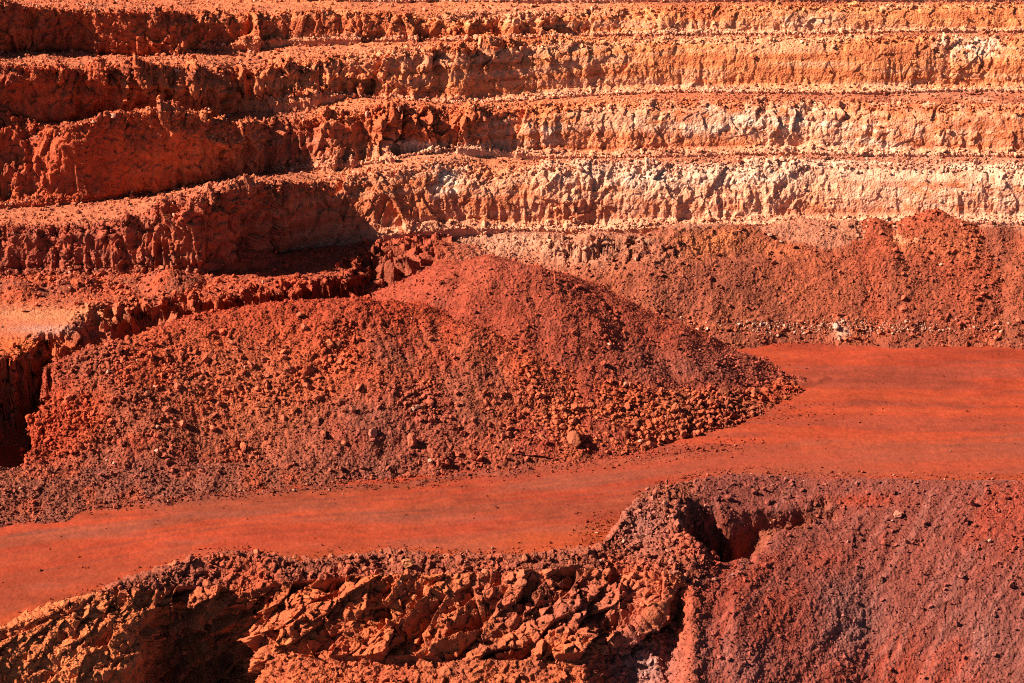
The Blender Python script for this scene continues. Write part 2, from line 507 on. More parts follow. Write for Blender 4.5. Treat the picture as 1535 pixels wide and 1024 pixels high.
    inframe = (px > -260) & (px < 1800)
    crestw = np.exp(-((vv - .97) / .10) ** 2) * rr + np.exp(-((depth - .8) / 1.0) ** 2) * isled
    rocks_f = scatter(S, inframe * rr * (.03 + 1.0 * np.exp(-((vv - .97) / .08) ** 2) + 1.2 * np.exp(-((vv - .02) / .06) ** 2)), 9000, .17, .42, .65, 100 + k, .05)
    rocks_l = scatter(S, inframe * isled * (.35 + 1.2 * np.exp(-(depth / 1.5) ** 2)), 5500, .15, .4, .5, 200 + k, .05)
    org = np.array(toe[NX // 2])
    q = grid_quads(V.shape[0], NX)
    qr = q.reshape(V.shape[0] - 1, NX - 1, 4)
    for name, mat, rows, rk in (('rock_face', M_ROCK, slice(0, NF), rocks_f), ('ledge', M_LEDGE, slice(NF, None), rocks_l)):
        v_, c_, q_ = compact(V - org, C, qr[rows].reshape(-1, 4))
        link_mesh(name, mat, v_, q_, c_, [(a - org, b, c) for a, b, c in rk], root)

# ================================================================== heaps, plateau and floor: height over a fan-shaped grid
def pts(lst):
    return np.array([at_z(a, b, c) for a, b, c in lst])

def seg_field(X, Y, P, val):              # distance to a polyline and the value carried along it
    best = np.full(X.shape, 1e9); out = np.zeros(X.shape)
    for (a, b, va, vb) in zip(P[:-1], P[1:], val[:-1], val[1:]):
        dx, dy = b[0] - a[0], b[1] - a[1]
        t = np.clip(((X - a[0]) * dx + (Y - a[1]) * dy) / (dx * dx + dy * dy), 0, 1)
        d = np.hypot(X - a[0] - t * dx, Y - a[1] - t * dy)
        m = d < best
        best = np.where(m, d, best); out = np.where(m, va + (vb - va) * t, out)
    return best, out

def ridge_height(X, Y, lst, slope, rnd=1.0):
    P = pts(lst)
    H = np.full(X.shape, -50.0)
    for a, b in zip(P[:-1], P[1:]):
        dx, dy = b[0] - a[0], b[1] - a[1]
        t = np.clip(((X - a[0]) * dx + (Y - a[1]) * dy) / (dx * dx + dy * dy), 0, 1)
        d = np.hypot(X - a[0] - t * dx, Y - a[1] - t * dy)
        H = np.maximum(H, a[2] + (b[2] - a[2]) * t - slope * (np.sqrt(d * d + rnd * rnd) - rnd))
    return H

def fan(px0, px1, Y0, Y1, dpx=1.2, dY=.13):
    cols = np.arange(px0, px1, dpx)
    rows = np.arange(Y0, Y1, dY)
    # fan lines spread from the viewpoint only to spend vertices evenly
    X = (cols[None] - IW / 2) / FPX * rows[:, None] * 1.085
    return X, rows[:, None] + 0 * X

def ground_z(X, Y):
    P = np.stack([X, Y, 0 * X], -1)
    return fbm(P, .035, 3, 71) * .22 + fbm(P, .3, 3, 73) * .05

# ---- floor and haul road
RO_UP = [(-300, 792), (0, 768), (150, 757), (300, 745), (450, 732), (620, 722), (800, 700), (960, 686), (1100, 670), (1300, 655), (1535, 645), (1850, 640)]
def road_mask(V):
    px, py = project(V)
    P = V * 1.0
    j = fbm(P, .35, 3, 81) * 3
    return py + j - np.interp(px, [a for a, b in RO_UP], [b for a, b in RO_UP])

X, Y = fan(-300, 1840, 150, 262, 1.6, .2)
Z = ground_z(X, Y)
V = np.stack([X, Y, Z], -1)
rm = road_mask(V)
px, py = project(V)
# graded windrows and wheel ruts run along the road
EDG = [(-300, 1010, .8), (0, 946, .8), (60, 922, .9), (130, 894, 1.0), (190, 873, 1.0), (280, 844, 1.2), (330, 827, 1.8), (385, 832, 1.6), (435, 846, .8), (520, 837, .9), (600, 831, 1.0), (700, 838, .8), (800, 835, .8), (893, 826, .8), (920, 800, 1.0), (950, 756, 1.7), (990, 733, 2.0), (1050, 719, 2.1), (1100, 711, 1.9), (1180, 716, 1.0), (1250, 719, .8), (1535, 724, .8), (1850, 728, .8)]
lo = np.interp(px, [a for a, b, c in EDG], [b for a, b, c in EDG])
lo_smooth = np.interp(px, [-300, 0, 330, 600, 900, 1200, 1535, 1850], [985, 945, 850, 832, 800, 735, 724, 728])
up = np.interp(px, [a for a, b in RO_UP], [b for a, b in RO_UP])
tt = (py - up) / np.maximum(lo_smooth - up, 10)
along = X * np.cos(.12) + Y * np.sin(.12)
P2 = np.stack([along * .05, tt * 9, 0 * X], -1)
lane = fbm(P2, 1.0, 3, 91)
P3 = np.stack([along * .12, tt * 30, 0 * X], -1)
rut = fbm(P3, 1.0, 2, 95)
onroad = sstep(-4, 6, rm)
V[..., 2] += onroad * (lane * .05 + rut * .025)
windrow = np.exp(-((rm - 3) / 3.0) ** 2) * sstep(1000, 850, px) * (.28 + .2 * fbm(V, .6, 2, 97))
windrow2 = np.exp(-((tt - .62 + .0006 * (px - 200)) / .035) ** 2) * sstep(480, 250, px) * 0 * (.08 + .15 * fbm(V, .8, 2, 98))
f1, f2, cid = worley(V, 2.2, 5)
V[..., 2] += np.clip(windrow, 0, 1) * (.8 + .5 * (cid - .5)) + np.clip(windrow2, 0, 1)
n1 = fbm(V, .05, 3, 83); n2 = fbm(V * np.array([.25, 1.2, 1]), .3, 4, 85)
C = np.empty(V.shape); C[:] = A3(RED)
C = mixc(C, (.37, .047, .015), sstep(-.3, .7, n1) * .8)
C = mixc(C, (.36, .055, .015), .8 * sstep(.75, .95, tt) * onroad)
C = mixc(C, (.27, .053, .023), onroad * sstep(1.0, .55, tt) * sstep(-.55, .5, lane) * .75)
C = mixc(C, (.19, .045, .025), onroad * sstep(-.1, .8, n2 + lane * .5) * .6)
C = mixc(C, (.33, .058, .022), sstep(.0, .5, rut) * .4 * onroad)
wander = fbm(np.stack([along * .03, 0 * X, 0 * X], -1), 1.0, 3, 99)
for t0, wd, st in ((.17, .009, .5), (.235, .009, .45), (.40, .010, .55), (.47, .010, .55), (.60, .008, .35), (.665, .008, .4), (.78, .009, .3)):
    tr = np.exp(-((tt - t0 - .05 * wander - .02 * lane) / wd) ** 2) * onroad * sstep(-.5, .3, fbm(P3 * .4 + t0 * 31, 1.0, 2, 90)) * (.7 + .6 * vnoise(V, 1.4, 92))
    C = mixc(C, (.150, .038, .024), np.clip(tr * st * 1.15, 0, 1))
    V[..., 2] -= tr * .035
fl = (1 - onroad)
for arc in (((640, 742), (900, 702), (1100, 652), (1300, 606), (1560, 576), (1850, 560)), ((1850, 632), (1400, 650), (1150, 664), (900, 708), (600, 765)),
            ((1120, 522), (1240, 556), (1400, 606), (1580, 652), (1850, 690)), ((1850, 600), (1450, 612), (1250, 640), (1050, 700), (800, 770))):
    q_ = np.array([at_z(a, b, 0) for a, b in arc])
    tq = np.linspace(0, 1, 40); tk = np.linspace(0, 1, len(q_))
    q_ = np.stack([smooth1(np.interp(tq, tk, q_[:, i]), 3) for i in range(3)], -1)
    dd, _ = seg_field(X + fbm(P3, .6, 2, 93) * .15, Y, q_, np.zeros(40))
    tr = (np.exp(-((dd - 1.25) / .22) ** 2)) * sstep(-.35, .25, fbm(V, .12, 3, 94)) * (.75 + .5 * vnoise(V, 1.6, 96))
    C = mixc(C, (.165, .040, .024), tr * .42)
    V[..., 2] -= tr * .04
stk = fbm(np.stack([X * .04 + .02 * Y, Y * .55, 0 * X], -1), 1.0, 4, 89)
C = mixc(C, (.235, .045, .024), fl * sstep(.0, .7, stk) * .6)
C = mixc(C, (.36, .060, .022), fl * sstep(.1, .7, -stk) * .5)
V[..., 2] += fl * stk * .03
mott = fbm(V * np.array([.5, 1.0, 1]), .8, 4, 87)
C = mixc(C, PURPLE, np.clip(windrow * 1.6, 0, .5))
C = C * (.79 + .15 * n2 + .10 * mott)[..., None]
C = mixc(C, (.27, .046, .022), blob(px, py, 1200, 690, 500, 25) * .6)
V_floor = V
lo_floor = lo
spur, _ = seg_field(X, Y, np.array([at_z(a, b, 0) for a, b in ((1236, 567), (1190, 582), (1130, 604), (1060, 634))]), np.zeros(4))
V[..., 2] += .22 * np.exp(-(spur / .5) ** 2) * (.6 + fbm(V, .6, 2, 86)) - .08 * np.exp(-((spur - 1.1) / .5) ** 2)
rm_floor = rm
isroad = rm > 0
qk = isroad[:-1, :-1]
onfloor = (py < lo + 2)[:-1, :-1]
for name, keep in (('haul_road', qk), ('pit_floor', ~qk)):
    q = grid_quads(V.shape[0], V.shape[1], keep & onfloor)
    v_, c_, q_ = compact(V, C, q)
    o = link_mesh(name, M_DUST, v_, q_, c_)
    tag(o, kind='structure')
S_floor = dict(V=V, C=C, A=area(V), px=px, py=py)

# ---- generic heap
def add_height(name, X, Y, Z, colour, rough, mat, floor_cut=True, seed=0, rocks=None):
    V = np.stack([X, Y, Z], -1)
    n = blur(normals(V), 3)
    n *= np.sign(n[..., 2:3].mean())
    f1, f2, cid = worley(V + fbm(V, 1.0, 2, 3)[..., None] * .25, 1.5, seed)
    g1, g2, gid = worley(V, 3.2, seed + 3)
    D = rough * ((cid - .5) * .34 + np.minimum(f2 - f1, .35) * .35) + (gid - .5) * .10 + np.minimum(g2 - g1, .4) * .12 + fbm(V, .5, 3, seed + 5) * .16
    V = V + n * D[..., None]
    C = colour(V, cid, gid)
    S = dict(V=V, C=C, A=area(V), n=n)
    S['px'], S['py'] = project(V)
    return S

# ---- left plateau (upper floor) with a broken scarp
EDGE = [(-330, 700), (-150, 606), (-60, 562), (0, 538), (35, 522), (62, 514), (105, 492), (150, 474), (180, 466), (230, 459), (280, 452), (340, 446), (400, 437), (450, 432), (500, 424), (535, 414), (548, 396), (556, 380), (590, 373), (640, 368), (700, 352), (760, 340)]
PZ = 10.0
EP = np.array([at_z(a, b, PZ) for a, b in EDGE])
poly = np.vstack([EP[:, :2], [[EP[-1, 0], 275], [-110, 275], [-110, EP[0, 1]]]])
def inside(X, Y, poly):
    c = np.zeros(X.shape, bool)
    j = len(poly) - 1
    for i in range(len(poly)):
        xi, yi = poly[i]; xj, yj = poly[j]
        hit = ((yi > Y) != (yj > Y)) & (X < (xj - xi) * (Y - yi) / (yj - yi + 1e-12) + xi)
        c ^= hit
        j = i
    return c

X, Y = fan(-300, 800, 186, 262, 1.15, .13)
P0 = np.stack([X, Y, 0 * X], -1)
wx = fbm(P0, .35, 3, 101) * 1.0 + fbm(P0, 1.2, 2, 103) * .35
wy = fbm(P0, .35, 3, 105) * 1.0 + fbm(P0, 1.2, 2, 107) * .35
wx = wx + facets(P0, .4, 6, 1.2)[0] * .7; wy = wy + facets(P0, .5, 7, 1.2)[0] * .7
dist, _ = seg_field(X + wx, Y + wy, EP, np.zeros(len(EP)))
sd = np.where(inside(X + wx, Y + wy, poly), -dist, dist)
epx, _ = project(np.stack([X, Y, 0 * X + 8], -1))
scarp = 3.2 + 3 * sstep(70, 40, epx) - 2.5 * sstep(62, 100, epx) * sstep(205, 165, epx)
Z = PZ + fbm(P0, .12, 3, 109) * .25 - np.maximum(0, sd) * scarp - .25 * sstep(-1.5, 0, sd)
Z = Z + .55 * np.exp(-((sd + 1.3) / .9) ** 2) * sstep(20, 120, project(np.stack([X, Y, 0 * X + PZ], -1))[0])
ppx, ppy = project(np.stack([X, Y, 0 * X + PZ], -1))
Z = np.maximum(Z, ridge_height(X, Y, [(215, 412, 10.2), (256, 405, 12.2), (290, 412, 10.4)], .62, .8))
Z = np.maximum(Z, ridge_height(X, Y, [(-200, 428, 11.6), (30, 424, 11.4), (130, 420, 10.9), (200, 418, 10.3)], .5, 1.2) + fbm(P0, .3, 3, 111) * .3)
Z = np.maximum(Z, ridge_height(X, Y, [(360, 357, 12.8), (400, 378, 11.2), (430, 388, 10.2)], .62, .6))
Z = np.maximum(Z, ridge_height(X, Y, [(420, 385, 10.6), (520, 372, 10.7), (640, 358, 11.0)], .35, 1.5))
def plateau_col(V, cid, gid):
    px, py = project(V)
    n1 = fbm(V, .10, 3, 113); n2 = fbm(V, .5, 3, 117)
    C = np.empty(V.shape); C[:] = A3(RUST)
    C = mixc(C, BROWN, .45 + .5 * n2)
    C = mixc(C, RED, sstep(300, 460, px + 40 * n1) * .35)
    C = mixc(C, TAN, sstep(640, 760, px + n1 * 30) * .5)
    C = mixc(C, BROWN, blob(px, py, 590, 400, 65, 36) * .9)
    flat = blob(px, py, 60, 487, 120, 30)
    C = mixc(C, (.42, .098, .040), flat * 1.1)
    C = mixc(C, (.36, .15, .10), blob(px, py, 70, 494, 55, 9) * .9)
    C = mixc(C, (.46, .09, .025), blob(px, py, 30, 520, 70, 14) * .9)
    C = mixc(C, (.46, .16, .07), blob(px, py, 90, 470, 150, 10) * .7)
    return C * (.9 + .2 * cid)[..., None]
S = add_height('x', X, Y, Z, plateau_col, .45, M_HEAP, seed=11)
S['V'] = S['V'] + S['n'] * ((facets(S['V'], .7, 5, 1.5)[0] - .55) * 1.3 * np.clip(blob(S['px'], S['py'], 590, 400, 60, 34) + .6 * np.exp(-((sd - .5) / 1.0) ** 2), 0, 1))[..., None]
V, px, py = S['V'], S['px'], S['py']
flatness = blob(px, py, 70, 490, 110, 30)
V[..., 2] = V[..., 2] + (PZ - V[..., 2]) * np.clip(flatness * 1.2, 0, .85) * (sd < -2.5)
keep = (V[..., 2] > -1.2)[:-1, :-1]
q = grid_quads(V.shape[0], V.shape[1], keep)
w = (V[..., 2] > -.5) * (.25 + 1.3 * np.exp(-((sd + .9) / 1.0) ** 2) * (sd < -.2) - .2 * (sd > -.1) + .9 * np.exp(-((ppy - 425) / 22) ** 2) * sstep(330, 120, ppx)) * (1 - np.clip(flatness * 1.3, 0, 1))
rk = scatter2(S, (V[..., 2] > -.5) * (1 - np.clip(flatness * 1.3, 0, 1)), w * (Y > 190), 24000, 4200, .22, .4, .6, 301, .01)
v_, c_, q_ = compact(V, S['C'], q)
o = link_mesh('upper_floor', M_HEAP, v_, q_, c_, rk)
tag(o, kind='structure')
S_plat = S

# ---- front heap, rear heap, talus bank, cone heap, low apron
def heap_col(base, alt, alt2, seed, fn=None):
    def f(V, cid, gid):
        px, py = project(V)
        n1 = fbm(V, .09, 3, seed); n2 = fbm(V, .4, 3, seed + 4)
        C = np.empty(V.shape); C[:] = A3(base)
        C = mixc(C, alt, sstep(-.3, .6, n1) * .8)
        C = mixc(C, alt2, sstep(0, .8, n2) * .5)
        if fn is not None: C = fn(C, px + n1 * 40, py + n1 * 20, n1, n2)
        return C * (.86 + .28 * cid)[..., None] * (.88 + .24 * gid)[..., None] * .90
    return f

def heap(name, X, Y, Z, colfn, rough, seed, label, cat, group, nf, nm, wfn, rmed, rsig, rmax, pale=.01, floor=-.5):
    S = add_height(name, X, Y, Z, colfn, rough, M_HEAP, seed=seed)
    V = S['V']
    keep = (Z > floor)[:-1, :-1]
    q = grid_quads(V.shape[0], V.shape[1], keep)
    rk = []
    w = (Z > -.15) * wfn(S)
    rk = []
    if seed in (29, 31):                   # a broken line of pale stones lies along the foot of the bank
        rk = scatter(S, (Z > -.15) * np.exp(-((S['py'] - 491 - 5 * fbm(V, .2, 3, 3)) / 6.5) ** 2) * sstep(1000, 1100, S['px']) * sstep(-.5, .5, fbm(V, .12, 3, 8)), 700, .12, .4, .3, seed + 900, .75, (.8, 1.3))
    rk = rk + scatter2(S, (Z > -.15) * 1.0, w, nf, nm, rmed, rsig, rmax, seed + 400, pale)
    v_, c_, q_ = compact(V, S['C'], q)
    o = link_mesh(name, M_HEAP, v_, q_, c_, rk)
    tag(o, label, cat, group)
    S['w'] = w
    return S

X, Y = fan(-60, 1240, 186, 226, 1.1, .12)
P0 = np.stack([X, Y, 0 * X], -1)
wob = fbm(P0, .16, 3, 131) * .9
F_RIDGE = [(72, 566, 7.5), (92, 545, 9.2), (140, 528, 10.2), (210, 511, 11), (300, 476, 12.2), (420, 452, 13.2), (540, 448, 13.4), (620, 460, 12.4), (700, 490, 10.6), (790, 533, 8), (900, 572, 5.2), (1050, 592, 2.4), (1190, 574, .5)]
Z = ridge_height(X + wob, Y + wob, F_RIDGE, .655, 1.6) + fbm(P0, .12, 2, 133) * .45
cutx = at_z(84, 600, 5)[0] + (Y - 205) * .12 + fbm(P0, .3, 3, 139) * 1.4 + facets(P0, .6, 9, 1.2)[0] * .8
Z = Z - np.maximum(0, cutx - X) * 2.2
cone_gully = np.abs(vnoise(np.stack([X * .55 + Y * .25, Y * .06, 0 * X], -1), 1.0, 135))
Z = Z - .14 * (1 - cone_gully) ** 3
def front_fn(C, px, py, n1, n2):
    C = mixc(C, PURPLE, blob(px, py, 640, 640, 190, 70) * .6)
    C = mixc(C, PURPLE, sstep(670, 730, py) * sstep(760, 600, px) * .6)
    C = mixc(C, RED, sstep(560, 450, py + .12 * np.abs(px - 520)) * .8)
    C = mixc(C, (.42, .092, .034), blob(px, py, 920, 625, 180, 55) * .7 + blob(px, py, 390, 600, 110, 90) * .6)
    C = mixc(C, RED, blob(px, py, 60, 640, 60, 60) * .7)
    return C
def front_w(S):
    px, py = S['px'], S['py']
    n = fbm(S['V'], .18, 4, 137)
    w = .10 + 1.7 * sstep(.05, .5, n) + 1.6 * blob(px, py, 950, 630, 200, 45) + .8 * blob(px, py, 330, 570, 170, 50) + 1.5 * blob(px, py, 110, 640, 50, 60)
    w = w * (1 - .8 * sstep(500, 450, py))
    return w
S_front = heap('rubble_heap', X, Y, Z, heap_col(RUST, BROWN, RED, 141, front_fn), .5, 21,
               'broad front heap of loose red rubble beside the haul road', 'rubble heap', 'rubble heaps in the pit', 45000, 5600, front_w, .23, .38, .6, .008)

X, Y = fan(560, 1230, 200, 246, 1.1, .13)
P0 = np.stack([X, Y, 0 * X], -1)
wob = fbm(P0, .12, 3, 151) * .7
Z = ridge_height(X + wob, Y + wob, [(590, 447, 8.5), (640, 415, 12.4), (690, 394, 14.6), (738, 386, 15.4), (800, 402, 14.2), (900, 446, 10.3), (1000, 492, 7.0), (1100, 534, 3.2), (1195, 568, .2)], .60, 2.0) + fbm(P0, .12, 2, 153) * .3 + fbm(P0 * np.array([1, .35, 1]), .3, 3, 154) * .14
def rear_fn(C, px, py, n1, n2):
    C = mixc(C, PURPLE, blob(px, py, 1050, 560, 110, 35) * .6)
    return C
def rear_w(S):
    px, py = S['px'], S['py']
    return .25 + 1.2 * sstep(.0, .5, fbm(S['V'], .2, 3, 157)) + 2.5 * blob(px, py, 1120, 580, 80, 30) + .6 * sstep(440, 560, py)
S_rear = heap('rubble_heap', X, Y, Z, heap_col((.29, .047, .022), (.31, .055, .026), (.26, .054, .031), 155, rear_fn), .25, 25,
              'smooth red cone shaped heap rising behind the front rubble heap', 'rubble heap', 'rubble heaps in the pit', 14000, 1300, rear_w, .19, .35, .45, .006)

X, Y = fan(560, 1840, 222, 262, 1.15, .13)
P0 = np.stack([X, Y, 0 * X], -1)
wob = fbm(P0, .1, 3, 161) * 1.0
Z = ridge_height(X + wob, Y + wob, [(600, 356, 10.2), (700, 346, 10.6), (850, 350, 10.6), (1000, 346, 10.8), (1100, 344, 10.8), (1200, 334, 11.0), (1290, 332, 11), (1850, 338, 11.2)], .70, 1.0) + fbm(P0, .12, 2, 163) * .4 + np.abs(fbm(P0 * np.array([1, .3, 1]), .09, 2, 164)) * 1.1 - .3
def bank_fn(C, px, py, n1, n2):
    C = mixc(C, TAN, blob(px, py, 800, 372, 160, 22) * .6)
    C = mixc(C, ORANGE, blob(px, py, 1090, 372, 60, 16) * .9)
    C = mixc(C, ORANGE, blob(px, py, 1320, 345, 45, 18) * .6)
    C = mixc(C, GREY, blob(px, py, 990, 440, 90, 40) * .15)
    C = mixc(C, TAN, sstep(356, 346, py) * .3)
    C = mixc(C, PALE, blob(px, py, 1250, 492, 14, 10) * .5)
    return C
def bank_w(S):
    px, py = S['px'], S['py']
    return .5 + 1.4 * blob(px, py, 850, 380, 160, 25) + 1.2 * sstep(470, 500, py)
zx, zy = project(np.stack([X, Y, Z], -1))
Z = Z - 1.1 * blob(zx, zy, 1095, 372, 60, 14) + blob(zx, zy, 900, 372, 85, 15) * (facets(P0 + np.stack([0 * X, 0 * X, Z], -1), .8, 3, 1.5)[0] * 1.6 - .4)
S_bank = heap('talus_bank', X, Y, Z, heap_col((.31, .066, .029), BROWN, (.34, .078, .032), 165, bank_fn), .35, 29,
              'long brown bank of fine spoil under the lowest pale terrace', 'spoil bank', None, 36000, 3200, bank_w, .20, .4, .5, .03)

X, Y = fan(1200, 1840, 224, 258, 1.15, .13)
P0 = np.stack([X, Y, 0 * X], -1)
wob = fbm(P0, .1, 3, 171) * .8
Z = ridge_height(X + wob, Y + wob, [(1368, 325, 11.7), (1400, 319, 12.1), (1440, 333, 11.2), (1500, 358, 9.3), (1600, 388, 7.0)], .70, 1.0)
Z = np.maximum(Z, ridge_height(X + wob, Y + wob, [(1285, 336, 10.8), (1318, 325, 11.7), (1334, 336, 10.9)], .68, 1.0)) + fbm(P0, .12, 2, 173) * .35
def cone_fn(C, px, py, n1, n2):
    return mixc(C, (.42, .10, .04), blob(px, py, 1400, 345, 70, 30) * .6)
S_cone = heap('rubble_heap', X, Y, Z, heap_col((.32, .060, .026), BROWN, (.32, .065, .028), 175, cone_fn), .35, 31,
              'reddish brown spoil cone piled against the pale terrace at far right', 'rubble heap', 'rubble heaps in the pit', 14000, 1300,
              lambda S: .5 + 1.2 * blob(S['px'], S['py'], 1470, 430, 60, 80), .20, .4, .5, .02)

X, Y = fan(-300, 660, 180, 204, 1.2, .12)
P0 = np.stack([X, Y, 0 * X], -1)
wob = fbm(P0, .2, 3, 181) * .6
Z = ridge_height(X + wob, Y + wob, [(-300, 742, 2.6), (-100, 722, 2.6), (30, 712, 2.4), (110, 705, 2.2), (220, 702, 1.8), (400, 698, 1.2), (600, 695, .6)], .42, 1.2) + fbm(P0, .3, 3, 183) * .25
S_apron = heap('rubble_heap', X, Y, Z, heap_col(BROWN, PURPLE, RUST, 185), .4, 33,
               'low brown rubble apron between the front heap and the left end of the road', 'rubble heap', 'rubble heaps in the pit', 16000, 1500,
               lambda S: .7 + 0 * S['px'], .18, .4, .42, .008)

# ================================================================== foreground embankment below the road
COLS = [  # px: (py, steepness) down the bank, row by row
    (-300, (1020, .8), (1035, .9), (1045, 1.3), (1075, 1.4)),
    (0, (962, .7), (985, .9), (1008, 1.2), (1045, 1.3)),
    (85, (928, .6), (965, .7), (1034, .75), (1060, -3.0)),
    (130, (908, .55), (950, .62), (1020, .7), (1055, -3.0)),
    (185, (892, .55), (940, .6), (1004, .66), (1050, -3.0)),
    (212, (888, .6), (928, .7), (980, .8), (1045, -3)),
    (236, (886, .8), (908, 4), (965, -2.5), (1045, -2)),
    (330, (880, .7), (902, 4), (962, -2.2), (1045, -2)),
    (368, (892, .8), (922, 3), (972, -3), (1045, -2.4)),
    (392, (882, .7), (930, 2.0), (976, 2.2), (1045, 1.6)),
    (450, (870, .6), (930, 1.25), (986, 1.2), (1045, .6)),
    (600, (865, .55), (925, .95), (986, 1.0), (1045, .52)),
    (750, (860, .5), (920, .8), (990, .88), (1045, .5)),
    (880, (852, .45), (905, .68), (988, .8), (1045, .55)),
    (920, (856, .35), (962, .8), (978, -4), (1045, .55)),
    (985, (866, .17), (914, .75), (950, -5), (1045, .50)),
    (1004, (866, .17), (892, .8), (932, -4), (1045, .50)),
    (1022, (866, .17), (876, .8), (908, -5), (1045, .50)),
    (1042, (866, .18), (878, .35), (890, .40), (1045, .55)),
    (1100, (760, .30), (830, .16), (900, .22), (1045, .58)),
    (1300, (748, .35), (830, .38), (900, .50), (1045, .62)),
    (1850, (748, .35), (830, .42), (900, .52), (1045, .64))]
cx = np.arange(-300, 1840, 1.0)
tb = np.array([[c[0]] + [a for p in c[1:] for a in p] for c in COLS], float)
e_py = knots(cx, [(a, b) for a, b, c in EDG], 6); e_z = knots(cx, [(a, c) for a, b, c in EDG], 10)
ctl = [np.stack([e_py, e_z], -1)]
Y0 = (CAM_Z - e_z) / qof(e_py); z0 = e_z
PTS = [np.stack([x_of(cx, e_py, Y0 + 4.0), Y0 + 4.0, -.9 + 0 * z0], -1), np.stack([x_of(cx, e_py, Y0 + .4), Y0 + .4, e_z - .08], -1), np.stack([x_of(cx, e_py, Y0), Y0, z0], -1)]
for r in range(4):
    pyr = knots(cx, np.stack([tb[:, 0], tb[:, 1 + 2 * r]], -1), 7)
    inv = knots(cx, np.stack([tb[:, 0], 1 / tb[:, 2 + 2 * r]], -1), 7)
    q = qof(pyr)
    d = np.maximum((q * Y0 - (CAM_Z - z0)) / (1 + q * inv), .15)
    z0 = z0 - d; Y0 = Y0 - d * inv
    PTS.append(np.stack([x_of(cx, pyr, Y0), Y0, z0], -1))
PTS.append(PTS[-1] + np.array([0, -22.0, -16]))
NR = [24, 8, 60, 130, 110, 100, 30]
rows = []
for a, b, n in zip(PTS[:-1], PTS[1:], NR):
    t = np.linspace(0, 1, n, endpoint=False)[:, None, None]
    rows.append(a[None] + (b[None] - a[None]) * t)
V = np.concatenate(rows + [PTS[-1][None]], 0)
rid = np.concatenate([np.full(n, i) for i, n in enumerate(NR)] + [[6]])
V = blur(V, 6)
px, py = project(V)
X, Y = V[..., 0], V[..., 1]
# funnel and trench in the right-hand slope
hole = at_z(1092, 806, -4.2)
def surf_at(x, y):
    i = np.argmin((px - x) ** 2 + (py - y) ** 2); return V.reshape(-1, 3)[i]
hp = [surf_at(1074, 796), surf_at(1094, 806), surf_at(1150, 781), surf_at(1235, 763), surf_at(1290, 755)]
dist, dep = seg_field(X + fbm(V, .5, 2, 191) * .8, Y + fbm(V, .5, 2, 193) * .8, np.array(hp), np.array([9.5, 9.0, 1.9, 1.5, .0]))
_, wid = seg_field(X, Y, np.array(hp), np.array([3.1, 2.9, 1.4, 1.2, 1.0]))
rimd, _ = seg_field(X, Y, np.array([surf_at(985, 748), surf_at(1025, 790), surf_at(1042, 835)]), np.zeros(3))
V[..., 2] += 1.0 * np.exp(-(rimd / 2.3) ** 2)
V[..., 2] -= dep * np.exp(-(dist / wid) ** 4)
n = blur(normals(V), 4)
n *= -np.sign(n[200, 700, 1])
n /= np.linalg.norm(n, axis=-1, keepdims=True) + 1e-9
cl = sstep(1030, 1005, px + fbm(V, .3, 2, 195) * 12) * np.maximum(np.isin(rid, (3, 4))[:, None] * 1.0, (rid == 5)[:, None] * (px < 398) * .9)
cl = blur(cl, 14)
lft = sstep(420, 360, px)
# bedding planes dip to the left in the cliff
th = R(36)
B = np.stack([V[..., 0] * math.cos(th) + V[..., 2] * math.sin(th), V[..., 1], -V[..., 0] * math.sin(th) + V[..., 2] * math.cos(th)], -1)
B = B + fbm(V, .3, 2, 201)[..., None] * .22
fa, fe, cid = facets(B * np.array([.25, .6, 1.15]), .58, 3, 1.4)
ga, ge, gid = facets(V + fbm(V, 1.1, 2, 4)[..., None] * .18, 1.25, 8, 1.5)
h1, h2, hid = worley(V, 3.0, 9)
D = cl * (fbm(V, .16, 3, 203) * .6 + (fa * 1.25 + np.minimum(fe, .06) * 1.2) * (1 - .62 * sstep(290, 200, px)) + (ga * .42 + np.minimum(ge, .08) * .6) * (1 - .5 * sstep(290, 200, px)))
rightslope = sstep(1015, 1075, px)
D = D + (1 - cl) * (1 - .72 * rightslope) * (ga * .26 + fbm(V, .35, 3, 205) * .28)
D = D + ((hid - .5) * .10 + np.minimum(h2 - h1, .4) * .10) * (1 - .4 * rightslope)
slope_streak = fbm(np.stack([V[..., 0] * .5 - V[..., 1] * .33 + .8 * fbm(V, .2, 3, 208), V[..., 1] * .09, 0 * X], -1), 1.0, 3, 207)
rightslope = sstep(1015, 1075, px)
rill = fbm(np.stack([V[..., 0] * 1.5 - V[..., 1] * 1.0 + 1.2 * fbm(V, .25, 3, 209), V[..., 1] * .12, 0 * X], -1), 1.0, 2, 210)
D = D + rightslope * (slope_streak * .12 + rill * .05) * sstep(740, 800, py)
V = V + n * D[..., None]
V[:24 + 4, :, 2] = np.minimum(V[:24 + 4, :, 2], e_z[None] - .02)
px, py = project(V)
n1 = fbm(V, .10, 3, 211); n2 = fbm(V, .4, 3, 213)
C = np.empty(V.shape); C[:] = A3(BROWN)
C = mixc(C, RUST, sstep(-.4, .5, n1) * .6)
C = mixc(C, (.42, .094, .031), np.maximum(cl, .6 * (px < 1000) * (py > 880)) * (.6 + .5 * n2))
C = mixc(C, (.52, .128, .042), np.maximum(cl, .8 * (py > 890)) * lft * sstep(270, 180, px) * .85)
C = mixc(C, (.33, .080, .044), cl * blob(px, py, 880, 900, 160, 60) * .6)
C = mixc(C, (.185, .040, .026), rightslope * .92)
C = mixc(C, RED, rightslope * sstep(.05, .7, n1 + .4 * slope_streak) * .45)
C = mixc(C, (.27, .085, .060), rightslope * sstep(.1, .7, rill) * .4)
C = mixc(C, (.15, .035, .024), rightslope * sstep(.1, .7, -rill) * .4)
